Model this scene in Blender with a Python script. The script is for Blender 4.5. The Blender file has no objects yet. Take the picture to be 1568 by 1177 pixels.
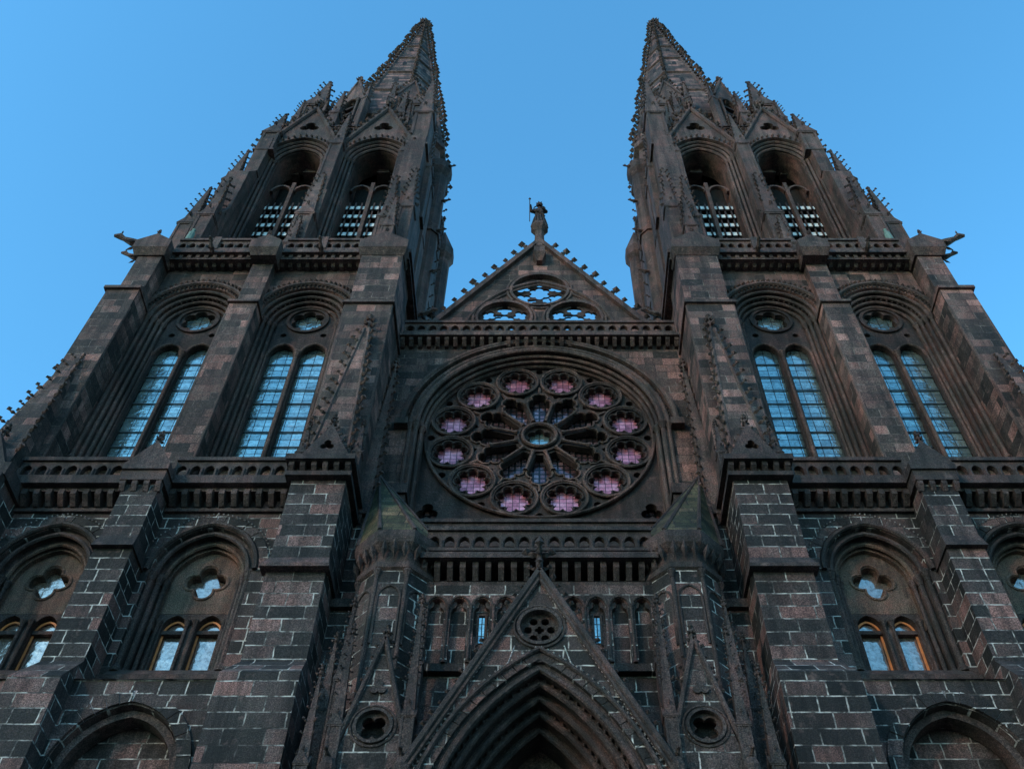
import bpy, math, random
from mathutils import Matrix, Vector
from mathutils.geometry import tessellate_polygon
import bmesh
random.seed(7)
pi = math.pi
scene = bpy.context.scene
scene.view_settings.view_transform = 'Standard'
scene.view_settings.look = 'None'
scene.view_settings.exposure = 0

# ------------------------------------------------------------------ materials
def newmat(name):
    m = bpy.data.materials.new(name); m.use_nodes = True
    nt = m.node_tree
    return m, nt, nt.nodes['Principled BSDF']

def N(nt, t, **kw):
    n = nt.nodes.new(t)
    for k, v in kw.items():
        setattr(n, k, v)
    return n

def math_node(nt, op, a, b=None, clamp=False):
    n = N(nt, 'ShaderNodeMath', operation=op, use_clamp=clamp)
    for i, s in enumerate((a, b)):
        if s is None: continue
        if isinstance(s, (int, float)): n.inputs[i].default_value = s
        else: nt.links.new(s, n.inputs[i])
    return n.outputs[0]

def mixrgb(nt, fac, a, b, mode='MIX'):
    n = N(nt, 'ShaderNodeMix', data_type='RGBA', blend_type=mode)
    for sock, s in ((n.inputs['Factor'], fac), (n.inputs[6], a), (n.inputs[7], b)):
        if isinstance(s, (int, float)): sock.default_value = s
        elif isinstance(s, tuple): sock.default_value = (s[0], s[1], s[2], 1)
        else: nt.links.new(s, sock)
    return n.outputs[2]

def ramp(nt, fac, stops):
    n = N(nt, 'ShaderNodeValToRGB')
    cr = n.color_ramp
    while len(cr.elements) < len(stops): cr.elements.new(0.5)
    for e, (p, c) in zip(cr.elements, stops):
        e.position = p
        e.color = (c, c, c, 1) if isinstance(c, (int, float)) else (c[0], c[1], c[2], 1)
    nt.links.new(fac, n.inputs[0])
    return n.outputs[0]

def noise(nt, vec, scale, detail=4, rough=0.6):
    n = N(nt, 'ShaderNodeTexNoise')
    n.inputs['Scale'].default_value = scale
    n.inputs['Detail'].default_value = detail
    n.inputs['Roughness'].default_value = rough
    nt.links.new(vec, n.inputs['Vector'])
    return n.outputs['Fac']

def stone(name, cols, masonry=True, mortar=(0.3, 0.32, 0.34), mort_lo=0.5, mort_hi=0.62, mort_w=0.016,
          bw=0.82, bh=0.36, bump=0.85):
    m, nt, bs = newmat(name)
    geo = N(nt, 'ShaderNodeNewGeometry')
    pos = geo.outputs['Position']
    big = noise(nt, pos, 0.23, 3, 0.65)
    mid = noise(nt, pos, 1.3, 4, 0.7)
    fine = noise(nt, pos, 12, 5, 0.75)
    speck = noise(nt, pos, 38, 2, 0.7)
    if masonry:
        sp = N(nt, 'ShaderNodeSeparateXYZ'); nt.links.new(pos, sp.inputs[0])
        sn = N(nt, 'ShaderNodeSeparateXYZ'); nt.links.new(geo.outputs['True Normal'], sn.inputs[0])
        ax = math_node(nt, 'ABSOLUTE', sn.outputs[0]); ay = math_node(nt, 'ABSOLUTE', sn.outputs[1])
        g = math_node(nt, 'GREATER_THAN', ax, ay)
        mx = N(nt, 'ShaderNodeMix', data_type='FLOAT')
        nt.links.new(g, mx.inputs['Factor']); nt.links.new(sp.outputs[0], mx.inputs[2]); nt.links.new(sp.outputs[1], mx.inputs[3])
        wob = math_node(nt, 'MULTIPLY', math_node(nt, 'SUBTRACT', mid, 0.5), 0.05)
        u = math_node(nt, 'ADD', mx.outputs[0], math_node(nt, 'MULTIPLY', wob, 2.0))
        v = math_node(nt, 'ADD', sp.outputs[2], wob)
        cb = N(nt, 'ShaderNodeCombineXYZ'); nt.links.new(u, cb.inputs[0]); nt.links.new(v, cb.inputs[1])
        br = N(nt, 'ShaderNodeTexBrick')
        nt.links.new(cb.outputs[0], br.inputs['Vector'])
        br.inputs['Color1'].default_value = (0, 0, 0, 1); br.inputs['Color2'].default_value = (1, 1, 1, 1)
        br.inputs['Mortar'].default_value = (0.5, 0.5, 0.5, 1)
        br.inputs['Scale'].default_value = 1; br.inputs['Mortar Size'].default_value = mort_w
        br.inputs['Mortar Smooth'].default_value = 0.25
        br.inputs['Brick Width'].default_value = bw; br.inputs['Row Height'].default_value = bh
        br.offset = 0.43; br.squash = 0.7; br.squash_frequency = 3
        rnd = br.outputs['Color']; fac = br.outputs['Fac']
        val = math_node(nt, 'ADD', math_node(nt, 'MULTIPLY', rnd, 0.76), math_node(nt, 'MULTIPLY', fine, 0.42))
        val = math_node(nt, 'SUBTRACT', val, 0.06)
        tone = math_node(nt, 'ADD', math_node(nt, 'MULTIPLY', mid, 0.7), math_node(nt, 'MULTIPLY', rnd, 0.3))
    else:
        val = math_node(nt, 'ADD', math_node(nt, 'MULTIPLY', mid, 0.6), math_node(nt, 'MULTIPLY', fine, 0.42))
        tone = mid
    col = ramp(nt, val, [(0.12, cols[0]), (0.45, cols[1]), (0.72, cols[2]), (0.98, cols[3])])
    # slow drift between grey-green, neutral and ruddy basalt
    col = mixrgb(nt, 1.0, col, ramp(nt, tone, [(0.34, (0.80, 1.02, 0.98)), (0.5, (0.95, 1.0, 1.0)), (0.66, (1.18, 0.94, 0.9))]), 'MULTIPLY')
    w = ramp(nt, big, [(0.3, 0.5), (0.5, 0.95), (0.7, 1.5)])
    col = mixrgb(nt, 1.0, col, w, 'MULTIPLY')
    s2 = ramp(nt, speck, [(0.36, 0.4), (0.5, 1.0), (0.64, 2.3)])
    col = mixrgb(nt, 0.9, col, s2, 'MULTIPLY')
    mp = N(nt, 'ShaderNodeMapping'); mp.inputs['Scale'].default_value = (1.6, 1.6, 0.16)
    nt.links.new(pos, mp.inputs[0])
    streak = ramp(nt, noise(nt, mp.outputs[0], 1.7, 4, 0.65), [(0.38, 0.4), (0.58, 1.2)])
    col = mixrgb(nt, 0.85, col, streak, 'MULTIPLY')
    li = ramp(nt, noise(nt, pos, 3.1, 5, 0.75), [(0.58, 0.0), (0.72, 1.0)])
    col = mixrgb(nt, math_node(nt, 'MULTIPLY', li, 0.45), col, tuple(1.35*x for x in cols[3]))
    if masonry:
        mm = ramp(nt, noise(nt, pos, 0.55, 4, 0.7), [(mort_lo, 0.0), (mort_hi, 1.0)])
        mm2 = ramp(nt, noise(nt, pos, 3.3, 4, 0.7), [(0.42, 0.08), (0.6, 1.0)])
        f = math_node(nt, 'MULTIPLY', fac, math_node(nt, 'MULTIPLY', mm, mm2))
        dark = mixrgb(nt, math_node(nt, 'MULTIPLY', fac, 0.8), col, (0.010, 0.008, 0.008))
        col = mixrgb(nt, f, dark, mortar)
        h = math_node(nt, 'ADD', math_node(nt, 'MULTIPLY', fac, -0.9), math_node(nt, 'MULTIPLY', fine, 0.9))
        h = math_node(nt, 'ADD', h, math_node(nt, 'MULTIPLY', rnd, 0.5))
    else:
        h = math_node(nt, 'ADD', math_node(nt, 'MULTIPLY', fine, 1.0), math_node(nt, 'MULTIPLY', mid, 0.8))
    bp = N(nt, 'ShaderNodeBump'); bp.inputs['Strength'].default_value = bump; bp.inputs['Distance'].default_value = 0.07
    nt.links.new(h, bp.inputs['Height']); nt.links.new(bp.outputs[0], bs.inputs['Normal'])
    nt.links.new(col, bs.inputs['Base Color'])
    bs.inputs['Roughness'].default_value = 0.75
    bs.inputs['Specular IOR Level'].default_value = 0.25
    return m

KC = (0.80, 0.645, 0.66)
def cs(*l): return [tuple(k*x for k, x in zip(KC, c)) for c in l]
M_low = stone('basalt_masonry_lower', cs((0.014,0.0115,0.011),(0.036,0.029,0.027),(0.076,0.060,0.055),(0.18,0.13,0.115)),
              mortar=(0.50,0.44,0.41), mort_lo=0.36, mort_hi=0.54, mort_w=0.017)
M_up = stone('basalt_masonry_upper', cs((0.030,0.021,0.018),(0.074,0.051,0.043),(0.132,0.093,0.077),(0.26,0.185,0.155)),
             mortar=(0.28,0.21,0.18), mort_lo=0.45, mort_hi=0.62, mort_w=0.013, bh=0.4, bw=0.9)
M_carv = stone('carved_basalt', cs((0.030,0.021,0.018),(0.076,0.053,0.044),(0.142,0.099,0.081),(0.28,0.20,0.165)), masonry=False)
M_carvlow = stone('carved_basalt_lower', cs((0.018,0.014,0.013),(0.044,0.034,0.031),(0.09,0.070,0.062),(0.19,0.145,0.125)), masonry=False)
M_trac = stone('tracery_basalt', cs((0.016,0.012,0.011),(0.038,0.028,0.025),(0.07,0.052,0.045),(0.14,0.10,0.09)), masonry=False)
M_buff = stone('buff_stone', cs((0.05,0.036,0.027),(0.10,0.073,0.055),(0.15,0.11,0.083),(0.24,0.18,0.14)), masonry=False)
M_mort = stone('pale_mortar', cs((0.2,0.2,0.19),(0.32,0.32,0.31),(0.4,0.4,0.39),(0.5,0.5,0.48)), masonry=False)
M_moss = stone('mossy_slabs', cs((0.03,0.03,0.015),(0.055,0.055,0.026),(0.09,0.088,0.045),(0.13,0.13,0.08)), mortar=(0.12,0.11,0.09), bh=0.3, bw=0.6)
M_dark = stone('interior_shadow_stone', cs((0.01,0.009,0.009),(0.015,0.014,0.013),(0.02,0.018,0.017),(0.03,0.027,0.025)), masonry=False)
M_pave = stone('paving', [(0.10,0.085,0.075),(0.15,0.13,0.11),(0.2,0.17,0.15),(0.25,0.22,0.19)], masonry=False)

def glass(name, tints, rough=0.12, metallic=0.85, pane=(0.33, 0.33), lead=0.02, nscale=1.0, bump=0.35):
    m, nt, bs = newmat(name)
    geo = N(nt, 'ShaderNodeNewGeometry'); pos = geo.outputs['Position']
    sp = N(nt, 'ShaderNodeSeparateXYZ'); nt.links.new(pos, sp.inputs[0])
    cb = N(nt, 'ShaderNodeCombineXYZ'); nt.links.new(sp.outputs[0], cb.inputs[0]); nt.links.new(sp.outputs[2], cb.inputs[1])
    br = N(nt, 'ShaderNodeTexBrick'); nt.links.new(cb.outputs[0], br.inputs['Vector'])
    br.offset = 0; br.inputs['Scale'].default_value = 1
    br.inputs['Color1'].default_value = (0,0,0,1); br.inputs['Color2'].default_value = (1,1,1,1)
    br.inputs['Mortar Size'].default_value = lead; br.inputs['Brick Width'].default_value = pane[0]; br.inputs['Row Height'].default_value = pane[1]
    val = math_node(nt, 'ADD', math_node(nt, 'MULTIPLY', br.outputs['Color'], 0.4), math_node(nt, 'MULTIPLY', noise(nt, pos, 2.2*nscale, 4, 0.7), 0.6))
    col = ramp(nt, val, [(0.2, tints[0]), (0.5, tints[1]), (0.8, tints[2])])
    dirt = ramp(nt, noise(nt, pos, 9, 4, 0.75), [(0.35, 0.6), (0.55, 1.0)])
    col = mixrgb(nt, 1.0, col, dirt, 'MULTIPLY')
    col = mixrgb(nt, br.outputs['Fac'], col, (0.02, 0.02, 0.022))
    nt.links.new(col, bs.inputs['Base Color'])
    bs.inputs['Metallic'].default_value = metallic; bs.inputs['Roughness'].default_value = rough
    bp = N(nt, 'ShaderNodeBump'); bp.inputs['Strength'].default_value = bump; bp.inputs['Distance'].default_value = 0.03
    hh = math_node(nt, 'ADD', noise(nt, pos, 6, 3, 0.5), math_node(nt, 'MULTIPLY', br.outputs['Color'], 0.3))
    nt.links.new(hh, bp.inputs['Height']); nt.links.new(bp.outputs[0], bs.inputs['Normal'])
    return m
M_glass = glass('leaded_glass', [(0.22,0.27,0.27),(0.38,0.46,0.44),(0.52,0.60,0.56)], lead=0.012)
M_glass2 = glass('clear_window_glass', [(0.42,0.32,0.28),(0.56,0.44,0.38),(0.70,0.54,0.46)], pane=(5, 5), lead=0.0)
M_rose = glass('mauve_stained_glass', [(0.25,0.06,0.08),(0.68,0.19,0.23),(0.92,0.33,0.36)], pane=(0.21, 0.17), lead=0.010, metallic=0.65, rough=0.3)
M_rosed = glass('dark_stained_glass', [(0.05,0.03,0.03),(0.20,0.10,0.11),(0.44,0.25,0.26)], pane=(0.2, 0.2), lead=0.03, metallic=0.7)
def simple(name, c, rough=0.6, metal=0.0):
    m, nt, bs = newmat(name)
    geo = N(nt, 'ShaderNodeNewGeometry')
    f = ramp(nt, noise(nt, geo.outputs['Position'], 6, 4), [(0.3, 0.7), (0.7, 1.2)])
    nt.links.new(mixrgb(nt, 1.0, c, f, 'MULTIPLY'), bs.inputs['Base Color'])
    bs.inputs['Roughness'].default_value = rough; bs.inputs['Metallic'].default_value = metal
    return m
M_louvsky = simple('louvre_sky_light', (0.6, 0.58, 0.56), 0.5, 0.0)  # pale colour stands in for bright sky showing through the louvres
M_iron = simple('window_bars', (0.03, 0.03, 0.032), 0.5)
M_frame = simple('oak_window_frame', (0.46, 0.13, 0.03), 0.6)
M_verd = simple('weathered_bronze', (0.10, 0.15, 0.12), 0.7)
M_wood = simple('door_wood', (0.08, 0.045, 0.025), 0.7)

# ------------------------------------------------------------------ geometry builder
def j(): return random.uniform(0.0005, 0.003)
BUILD = {}
class Bd:
    def __init__(s): s.v = []; s.f = []; s.tf = Matrix.Identity(4)
    def add(s, verts, faces):
        o = len(s.v); tf = s.tf
        s.v.extend([(tf @ Vector(p))[:] for p in verts])
        s.f.extend([tuple(i+o for i in f) for f in faces])
    def frust(s, x0, x1, y0, y1, z0, X0, X1, Y0, Y1, z1):
        s.add([(x0,y0,z0),(x1,y0,z0),(x1,y1,z0),(x0,y1,z0),(X0,Y0,z1),(X1,Y0,z1),(X1,Y1,z1),(X0,Y1,z1)],
              [(0,1,2,3),(4,5,6,7),(0,1,5,4),(1,2,6,5),(2,3,7,6),(3,0,4,7)])
    def box(s, x0, x1, y0, y1, z0, z1):
        e = j()
        s.frust(x0-e,x1+e,y0-e,y1+e,z0-e,x0-e,x1+e,y0-e,y1+e,z1+e)
    def panel(s, outer, holes, y0, y1):
        y0 -= j(); y1 += j()
        loops = [list(outer)] + [list(h) for h in holes]
        tris = tessellate_polygon([[Vector((p[0], p[1], 0)) for p in l] for l in loops])
        flat = [p for l in loops for p in l]; n = len(flat)
        verts = [(p[0], y0, p[1]) for p in flat] + [(p[0], y1, p[1]) for p in flat]
        faces = [tuple(t) for t in tris] + [tuple(i+n for i in t) for t in tris]
        o = 0
        for l in loops:
            m = len(l)
            for i in range(m):
                a = o+i; b = o+(i+1) % m
                faces.append((a, b, b+n, a+n))
            o += m
        s.add(verts, faces)
    def band(s, A, Bp, y0, y1, closed=False):
        n = len(A); vs = []
        for a, b in zip(A, Bp):
            vs += [(a[0],y0,a[1]),(b[0],y0,b[1]),(b[0],y1,b[1]),(a[0],y1,a[1])]
        fs = []
        for i in range(n if closed else n-1):
            o = 4*i; p = 4*((i+1) % n)
            for k in range(4):
                k2 = (k+1) % 4
                fs.append((o+k, o+k2, p+k2, p+k))
        if not closed:
            fs += [(0,1,2,3), (4*n-4,4*n-3,4*n-2,4*n-1)]
        s.add(vs, fs)
    def tube(s, pts, r, n=6, closed=False):
        pts = [Vector(p) for p in pts]; m = len(pts); vs = []; fs = []
        for i, p in enumerate(pts):
            if closed: t = pts[(i+1) % m]-pts[i-1]
            else: t = pts[min(i+1, m-1)]-pts[max(i-1, 0)]
            t.normalize()
            ref = Vector((0,1,0)) if abs(t.y) < 0.9 else Vector((1,0,0))
            a = t.cross(ref).normalized(); b = t.cross(a)
            rr = r[i] if isinstance(r, (list, tuple)) else r
            for k in range(n):
                an = 2*pi*k/n
                vs.append((p+a*math.cos(an)*rr+b*math.sin(an)*rr)[:])
        for i in range(m if closed else m-1):
            o = n*i; q = n*((i+1) % m)
            for k in range(n):
                fs.append((o+k, o+(k+1) % n, q+(k+1) % n, q+k))
        if not closed:
            fs += [tuple(range(n)), tuple(range(n*(m-1), n*m))]
        s.add(vs, fs)
    def lathe(s, x, y, prof, n=8, ph=0.0, sx=1, sy=1):
        vs = []; fs = []
        for r, z in prof:
            for k in range(n):
                a = ph+2*pi*k/n
                vs.append((x+r*sx*math.cos(a), y+r*sy*math.sin(a), z))
        m = len(prof)
        for i in range(m-1):
            for k in range(n):
                fs.append((n*i+k, n*i+(k+1) % n, n*(i+1)+(k+1) % n, n*(i+1)+k))
        fs += [tuple(range(n)), tuple(range(n*(m-1), n*m))]
        s.add(vs, fs)
    def octa(s, p, d, l, w):
        p = Vector(p); d = Vector(d).normalized()
        ref = Vector((0,1,0)) if abs(d.y) < 0.9 else Vector((1,0,0))
        a = d.cross(ref).normalized()*w; b = d.cross(a).normalized()*w
        c = p+d*l*0.5
        s.add([p[:], (c+a)[:], (c+b)[:], (c-a)[:], (c-b)[:], (p+d*l)[:]],
              [(0,1,2),(0,2,3),(0,3,4),(0,4,1),(5,1,2),(5,2,3),(5,3,4),(5,4,1)])
    def crocket(s, p, d, size):
        p = Vector(p); d = Vector(d).normalized(); size *= random.uniform(0.8, 1.2)
        s.octa(p-d*size*0.2, d, size*1.1, size*0.3)
        s.octa(p+d*size*0.75-Vector((0,0,size*0.12)), Vector((0,0,1))+d*0.5, size*0.75, size*0.38)
    def crockets(s, p0, p1, d, size, step):
        p0 = Vector(p0); p1 = Vector(p1); L = (p1-p0).length; n = max(2, int(L/step))
        for i in range(n):
            s.crocket(p0.lerp(p1, (i+0.5)/n), d, size)
    def finial(s, x, y, z, h):
        s.octa((x,y,z-h*0.2),(0,0,1),h*1.2,h*0.14)
        for zz, w in ((0.25, 0.36), (0.62, 0.26)):
            for a in range(4):
                d = (math.cos(a*pi/2+0.4), math.sin(a*pi/2+0.4), 0.35)
                s.octa((x,y,z+h*zz), d, h*w, h*0.11)
        s.octa((x,y,z+h*0.8),(0,0,1),h*0.35,h*0.13)
    def pinnacle(s, x, y, z0, w, zs, zt, cs=0.16, step=0.5, rot=0.0):
        old = s.tf.copy()
        s.tf = old @ Matrix.Translation((x,y,0)) @ Matrix.Rotation(rot, 4, 'Z')
        s.box(-w,w,-w,w,z0,zs)
        s.box(-w*1.15,w*1.15,-w*1.15,w*1.15,z0,z0+w*0.35)
        s.box(-w*1.12,w*1.12,-w*1.12,w*1.12,zs-w*0.25,zs)
        for sg in (-1, 1):
            s.box(sg*w*0.8-w*0.14, sg*w*0.8+w*0.14, -w*1.1, -w*0.9, z0+w*0.3, zs-w*0.3)
        g = w*1.18; gh = w*1.9
        s.panel([(-g,zs),(g,zs),(0,zs+gh)], [], -g, g)
        o2 = s.tf.copy(); s.tf = s.tf @ Matrix.Rotation(pi/2, 4, 'Z')
        s.panel([(-g,zs),(g,zs),(0,zs+gh*0.98)], [], -g, g)
        s.tf = o2
        for a in range(4):
            d = Vector((math.cos(a*pi/2), math.sin(a*pi/2), 0))
            s.finial(d.x*g*0.95, d.y*g*0.95, zs+gh, w*0.9)
        b = w*0.88; t = w*0.16
        s.frust(-b,b,-b,b,zs,-t,t,-t,t,zt)
        for sx in (-1,1):
            for sy in (-1,1):
                s.crockets((sx*b*0.75,sy*b*0.75,zs+(zt-zs)*0.25),(sx*t,sy*t,zt-0.1),(sx,sy,0.2),cs*0.8,step)
        s.finial(0,0,zt-0.1,max(0.35,w*0.9))
        s.tf = old

def G(name, mat, key=None):
    k = (name, mat.name)
    if k not in BUILD: BUILD[k] = (Bd(), mat)
    return BUILD[k][0]

def arch(cx, zs, hw, R, t=0.0, n=12, zb=None):
    c = R-hw; Rt = R+t; a1 = math.acos(max(-1, min(1, c/Rt)))
    L = []
    for i in range(n+1):
        a = a1*i/n
        L.append((cx+c-Rt*math.cos(a), zs+Rt*math.sin(a)))
    Rr = [(2*cx-p[0], p[1]) for p in reversed(L[:-1])]
    pts = L+Rr
    if zb is not None:
        pts = [(pts[0][0], zb)]+pts+[(pts[-1][0], zb)]
    return pts

def foil(cx, cz, R, n, rot=pi/2, m=6, k=1.14):
    kk = math.sin(pi/n)*k; a = R/(1+kk); b = a*kk
    pts = []; N_ = n*m*2
    for i in range(N_):
        ang = 2*pi*i/N_; dlt = (ang+pi/n) % (2*pi/n)-pi/n
        r = a*math.cos(dlt)+math.sqrt(max(0, b*b-(a*math.sin(dlt))**2))
        pts.append((cx+r*math.cos(ang+rot), cz+r*math.sin(ang+rot)))
    return pts
def circ(cx, cz, r, n=32, rot=0):
    return [(cx+r*math.cos(2*pi*i/n+rot), cz+r*math.sin(2*pi*i/n+rot)) for i in range(n)]
def ring(b, cx, cz, r0, r1, y0, y1, n=36):
    b.band(circ(cx,cz,r0,n), circ(cx,cz,r1,n), y0, y1, True)
def roll(b, pts, y, r, n=6, closed=False):
    b.tube([(p[0],y,p[1]) for p in pts], r, n, closed)
def voussoirs(b, bm_, cx, zs, hw, R, t0, t1, y0, y1, n=11, gap=0.02):
    bm_.band(arch(cx,zs,hw,R,t0+0.005), arch(cx,zs,hw,R,t1-0.01), y0+0.03, y1)
    c = R-hw
    a1 = math.acos(max(-1, min(1, c/(R+t0))))
    for side in (-1, 1):
        for i in range(n):
            A = []; Bq = []
            for q in range(3):
                f = (i+(gap if q == 0 else (1-gap if q == 2 else 0.5)))/n
                a = a1*f
                A.append((cx+side*(-c+(R+t0)*math.cos(a)), zs+(R+t0)*math.sin(a)))
                Bq.append((cx+side*(-c+(R+t1)*math.cos(a)), zs+(R+t1)*math.sin(a)))
            dy = random.uniform(-0.012, 0.012)
            b.band(A, Bq, y0+dy, y1-0.05)
def beads(b, pts, y, size, step):
    acc = 0
    for p, q in zip(pts, pts[1:]):
        L = math.hypot(q[0]-p[0], q[1]-p[1]); pos_ = step-acc if acc else 0
        d = pos_
        while d < L:
            f = d/L; x = p[0]+(q[0]-p[0])*f; z = p[1]+(q[1]-p[1])*f
            b.octa((x, y+size*0.4, z), (0,-1,0), size*1.3, size*0.55)
            d += step
        acc = (L-d+step) % step
def balustrade(b, x0, x1, y, z0, z1, pitch=0.42, th=0.16, mode='arch'):
    h = z1-z0
    n = max(1, round((x1-x0)/pitch)); p = (x1-x0)/n
    b.box(x0, x1, y-0.05, y+th+0.05, z0, z0+h*0.12)
    b.box(x0, x1, y-0.07, y+th+0.07, z1-h*0.16, z1)
    holes = []
    zb = z0+h*0.12; zt = z1-h*0.16
    for i in range(n):
        cx = x0+(i+0.5)*p; hw = p*0.34
        if mode == 'arch':
            zs = zb+(zt-zb)*0.45
            holes.append(arch(cx, zs, hw, hw*1.25, 0, 5, zb+0.03))
            b.tube([(cx+p/2, y-0.02, zb),(cx+p/2, y-0.02, zs+0.02)], 0.035, 5)
        else:
            R = min(hw*1.25, (zt-zb)*0.42)
            holes.append(foil(cx, (zb+zt)/2, R, 4, pi/4, 3))
    b.panel([(x0,zb),(x1,zb),(x1,zt),(x0,zt)], holes, y, y+th)
def corbels(b, x0, x1, yf, yb, z0, z1, step=0.34):
    n = max(1, round((x1-x0)/step)); p = (x1-x0)/n
    for i in range(n+1):
        x = x0+i*p; w = p*0.22
        b.frust(x-w,x+w,yb-(yb-yf)*0.4,yb,z0,x-w,x+w,yf,yb,z0+(z1-z0)*0.55)
        b.box(x-w,x+w,yf,yb,z0+(z1-z0)*0.55,z1)
def colonette(b, x, y, z0, z1, r, cap=True):
    b.lathe(x, y, [(r*1.9,z0),(r*1.9,z0+r*1.2),(r*1.4,z0+r*2),(r,z0+r*3),(r,z1-r*4.5),(r*1.3,z1-r*4.2),(r*1.1,z1-r*3.6),(r*1.9,z1-r*1.2),(r*2.1,z1-r),(r*2.1,z1)], 8)
def gargoyle(b, p, d, L):
    p = Vector(p); d = Vector(d).normalized(); up = Vector((0,0,1))
    pts = [p, p+d*L*0.35+up*L*0.02, p+d*L*0.65+up*L*0.1, p+d*L*0.8+up*L*0.2, p+d*L*1.02+up*L*0.14]
    b.tube(pts, [L*0.16, L*0.15, L*0.09, L*0.13, L*0.05], 6)
    sd = d.cross(up)
    for s_ in (-1, 1):
        b.octa(p+d*L*0.78+up*L*0.26+sd*s_*L*0.06, up+sd*s_*0.5, L*0.16, L*0.04)
        b.octa(p+d*L*0.2+sd*s_*L*0.12, d*0.8-up*0.7+sd*s_*0.2, L*0.4, L*0.06)

# ------------------------------------------------------------------ TOWER
WX = (8.5, 12.52)
def tower(sx):
    tag = 'left_tower_' if sx < 0 else 'right_tower_'
    F = Matrix.Diagonal((sx,1,1,1))
    def g(n, m):
        b = G(tag+n, m); b.tf = F.copy(); return b
    lw = g('lower_walls', M_low); cl = g('lower_carving', M_carvlow); mo = g('mortar', M_mort)
    up = g('upper_walls', M_up); cv = g('upper_carving', M_carv); tr = g('tracery', M_trac)
    bf = g('window_infill', M_buff); gl = g('leaded_windows', M_glass); g2 = g('lower_windows', M_glass2)
    ir = g('window_bars', M_iron); fr = g('window_frames', M_frame); dk = g('belfry_interior', M_dark)
    lv = g('louvre_sky_boards', M_louvsky); vd = g('bronze_ornaments', M_verd)
    # --- core
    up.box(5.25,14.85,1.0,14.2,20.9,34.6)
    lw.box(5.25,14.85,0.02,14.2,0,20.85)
    # --- base stage (front y=-2)
    holes = [arch(x,12.3,1.3,1.55,0,10,9.0) for x in WX]
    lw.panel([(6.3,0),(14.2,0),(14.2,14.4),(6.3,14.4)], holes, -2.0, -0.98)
    lw.box(6.4,14.1,-1.35,-0.99,0,14.3)
    lw.frust(6.3,14.2,-2.06,-0.9,14.4,6.3,14.2,-1.05,-0.9,14.95)
    for x in WX:
        voussoirs(lw, mo, x,12.3,1.3,1.55,0.02,0.3,-2.07,-1.95,9)
        cl.band(arch(x,12.3,1.3,1.55,-0.18,10,9),arch(x,12.3,1.3,1.55,-0.02,10,9),-1.8,-1.4)
    # --- middle stage (front y=-1)
    holes = [arch(x,18.35,1.28,1.5,0,10,15.35) for x in WX]
    lw.panel([(6.3,14.6),(14.2,14.6),(14.2,20.8),(6.3,20.8)], holes, -1.0, 0.0)
    for x in WX:
        voussoirs(lw, mo, x,18.35,1.28,1.5,0.16,0.38,-1.06,-0.95,12)
        beads(mo, arch(x,18.35,1.28,1.5,0.45,16), -1.03, 0.05, 0.13)
        roll(cl, arch(x,18.35,1.28,1.5,0.08,14), -1.05, 0.07)
        cl.band(arch(x,18.35,1.28,1.5,-0.13,12,15.35),arch(x,18.35,1.28,1.5,0.0,12,15.35),-0.86,-0.1)
        cl.band(arch(x,18.35,1.28,1.5,-0.26,12,15.35),arch(x,18.35,1.28,1.5,-0.13,12,15.35),-0.70,-0.1)
        roll(cl, arch(x,18.35,1.28,1.5,-0.15,12), -0.9, 0.06)
        bf.band(arch(x,18.35,1.28,1.5,-0.40,12,16.9),arch(x,18.35,1.28,1.5,-0.26,12,16.9),-0.56,-0.1)
        roll(bf, arch(x,18.35,1.28,1.5,-0.3,12), -0.66, 0.055)
        for s_ in (-1,1):
            colonette(cl, x+s_*1.2, -0.9, 15.4, 18.4, 0.07)
            colonette(cl, x+s_*1.05, -0.74, 15.4, 18.35, 0.065)
            colonette(cl, x+s_*0.92, -0.6, 15.4, 18.3, 0.055)
        hs = [foil(x,18.45,0.5,4,pi/2,6)]
        for s_ in (-1,1):
            hs.append(arch(x+s_*0.43,17.05,0.29,0.36,0,6,15.75))
        bf.panel(arch(x,18.35,1.28,1.5,-0.38,12,17.45), [hs[0]], -0.42, -0.2)
        cl.panel([(x-0.92,15.3),(x+0.92,15.3),(x+0.92,17.44),(x-0.92,17.44)], hs[1:], -0.42, -0.2)
        roll(bf, foil(x,18.45,0.56,4,pi/2,6), -0.43, 0.04, 5, True)
        for s_ in (-1,1):
            fr.band(arch(x+s_*0.43,17.0,0.24,0.3,-0.0,6,15.78),arch(x+s_*0.43,17.0,0.24,0.3,0.05,6,15.78),-0.27,-0.24)
            fr.box(x+s_*0.43-0.28,x+s_*0.43+0.28,-0.28,-0.24,15.75,15.8)
            cl.box(x+s_*0.43-0.28,x+s_*0.43+0.28,-0.34,-0.24,16.9,17.0)
            colonette(cl, x+s_*0.0+s_*0.1, -0.47, 15.5, 17.2, 0.045)
            colonette(cl, x+s_*0.8, -0.47, 15.5, 17.2, 0.045)
        g2.box(x-0.9,x+0.9,-0.19,-0.16,15.5,19.4)
        cl.frust(x-1.35,x+1.35,-1.14,-0.4,15.15,x-1.3,x+1.3,-0.95,-0.4,15.42)
        cl.box(x-1.45,x+1.45,-1.16,-0.6,14.97,15.16)
    # --- balustrade of middle gallery
    cl.box(6.3,14.3,-1.55,0.1,20.95,21.15)
    cl.box(6.3,14.3,-1.35,0.1,20.82,20.95)
    corbels(cl, 6.5,14.1,-1.42,-0.98,20.45,20.84,0.33)
    cl.box(6.3,14.2,-1.1,-0.98,20.33,20.45)
    for (a,b_) in ((6.5,9.95),(10.9,14.2)):
        balustrade(cl, a,b_,-1.5,21.15,21.95,0.40)
    # lower mid buttress
    lw.box(9.98,10.92,-1.85,-0.9,14.6,20.6)
    lw.box(9.9,11.0,-2.6,-0.9,0,14.1)
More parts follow.
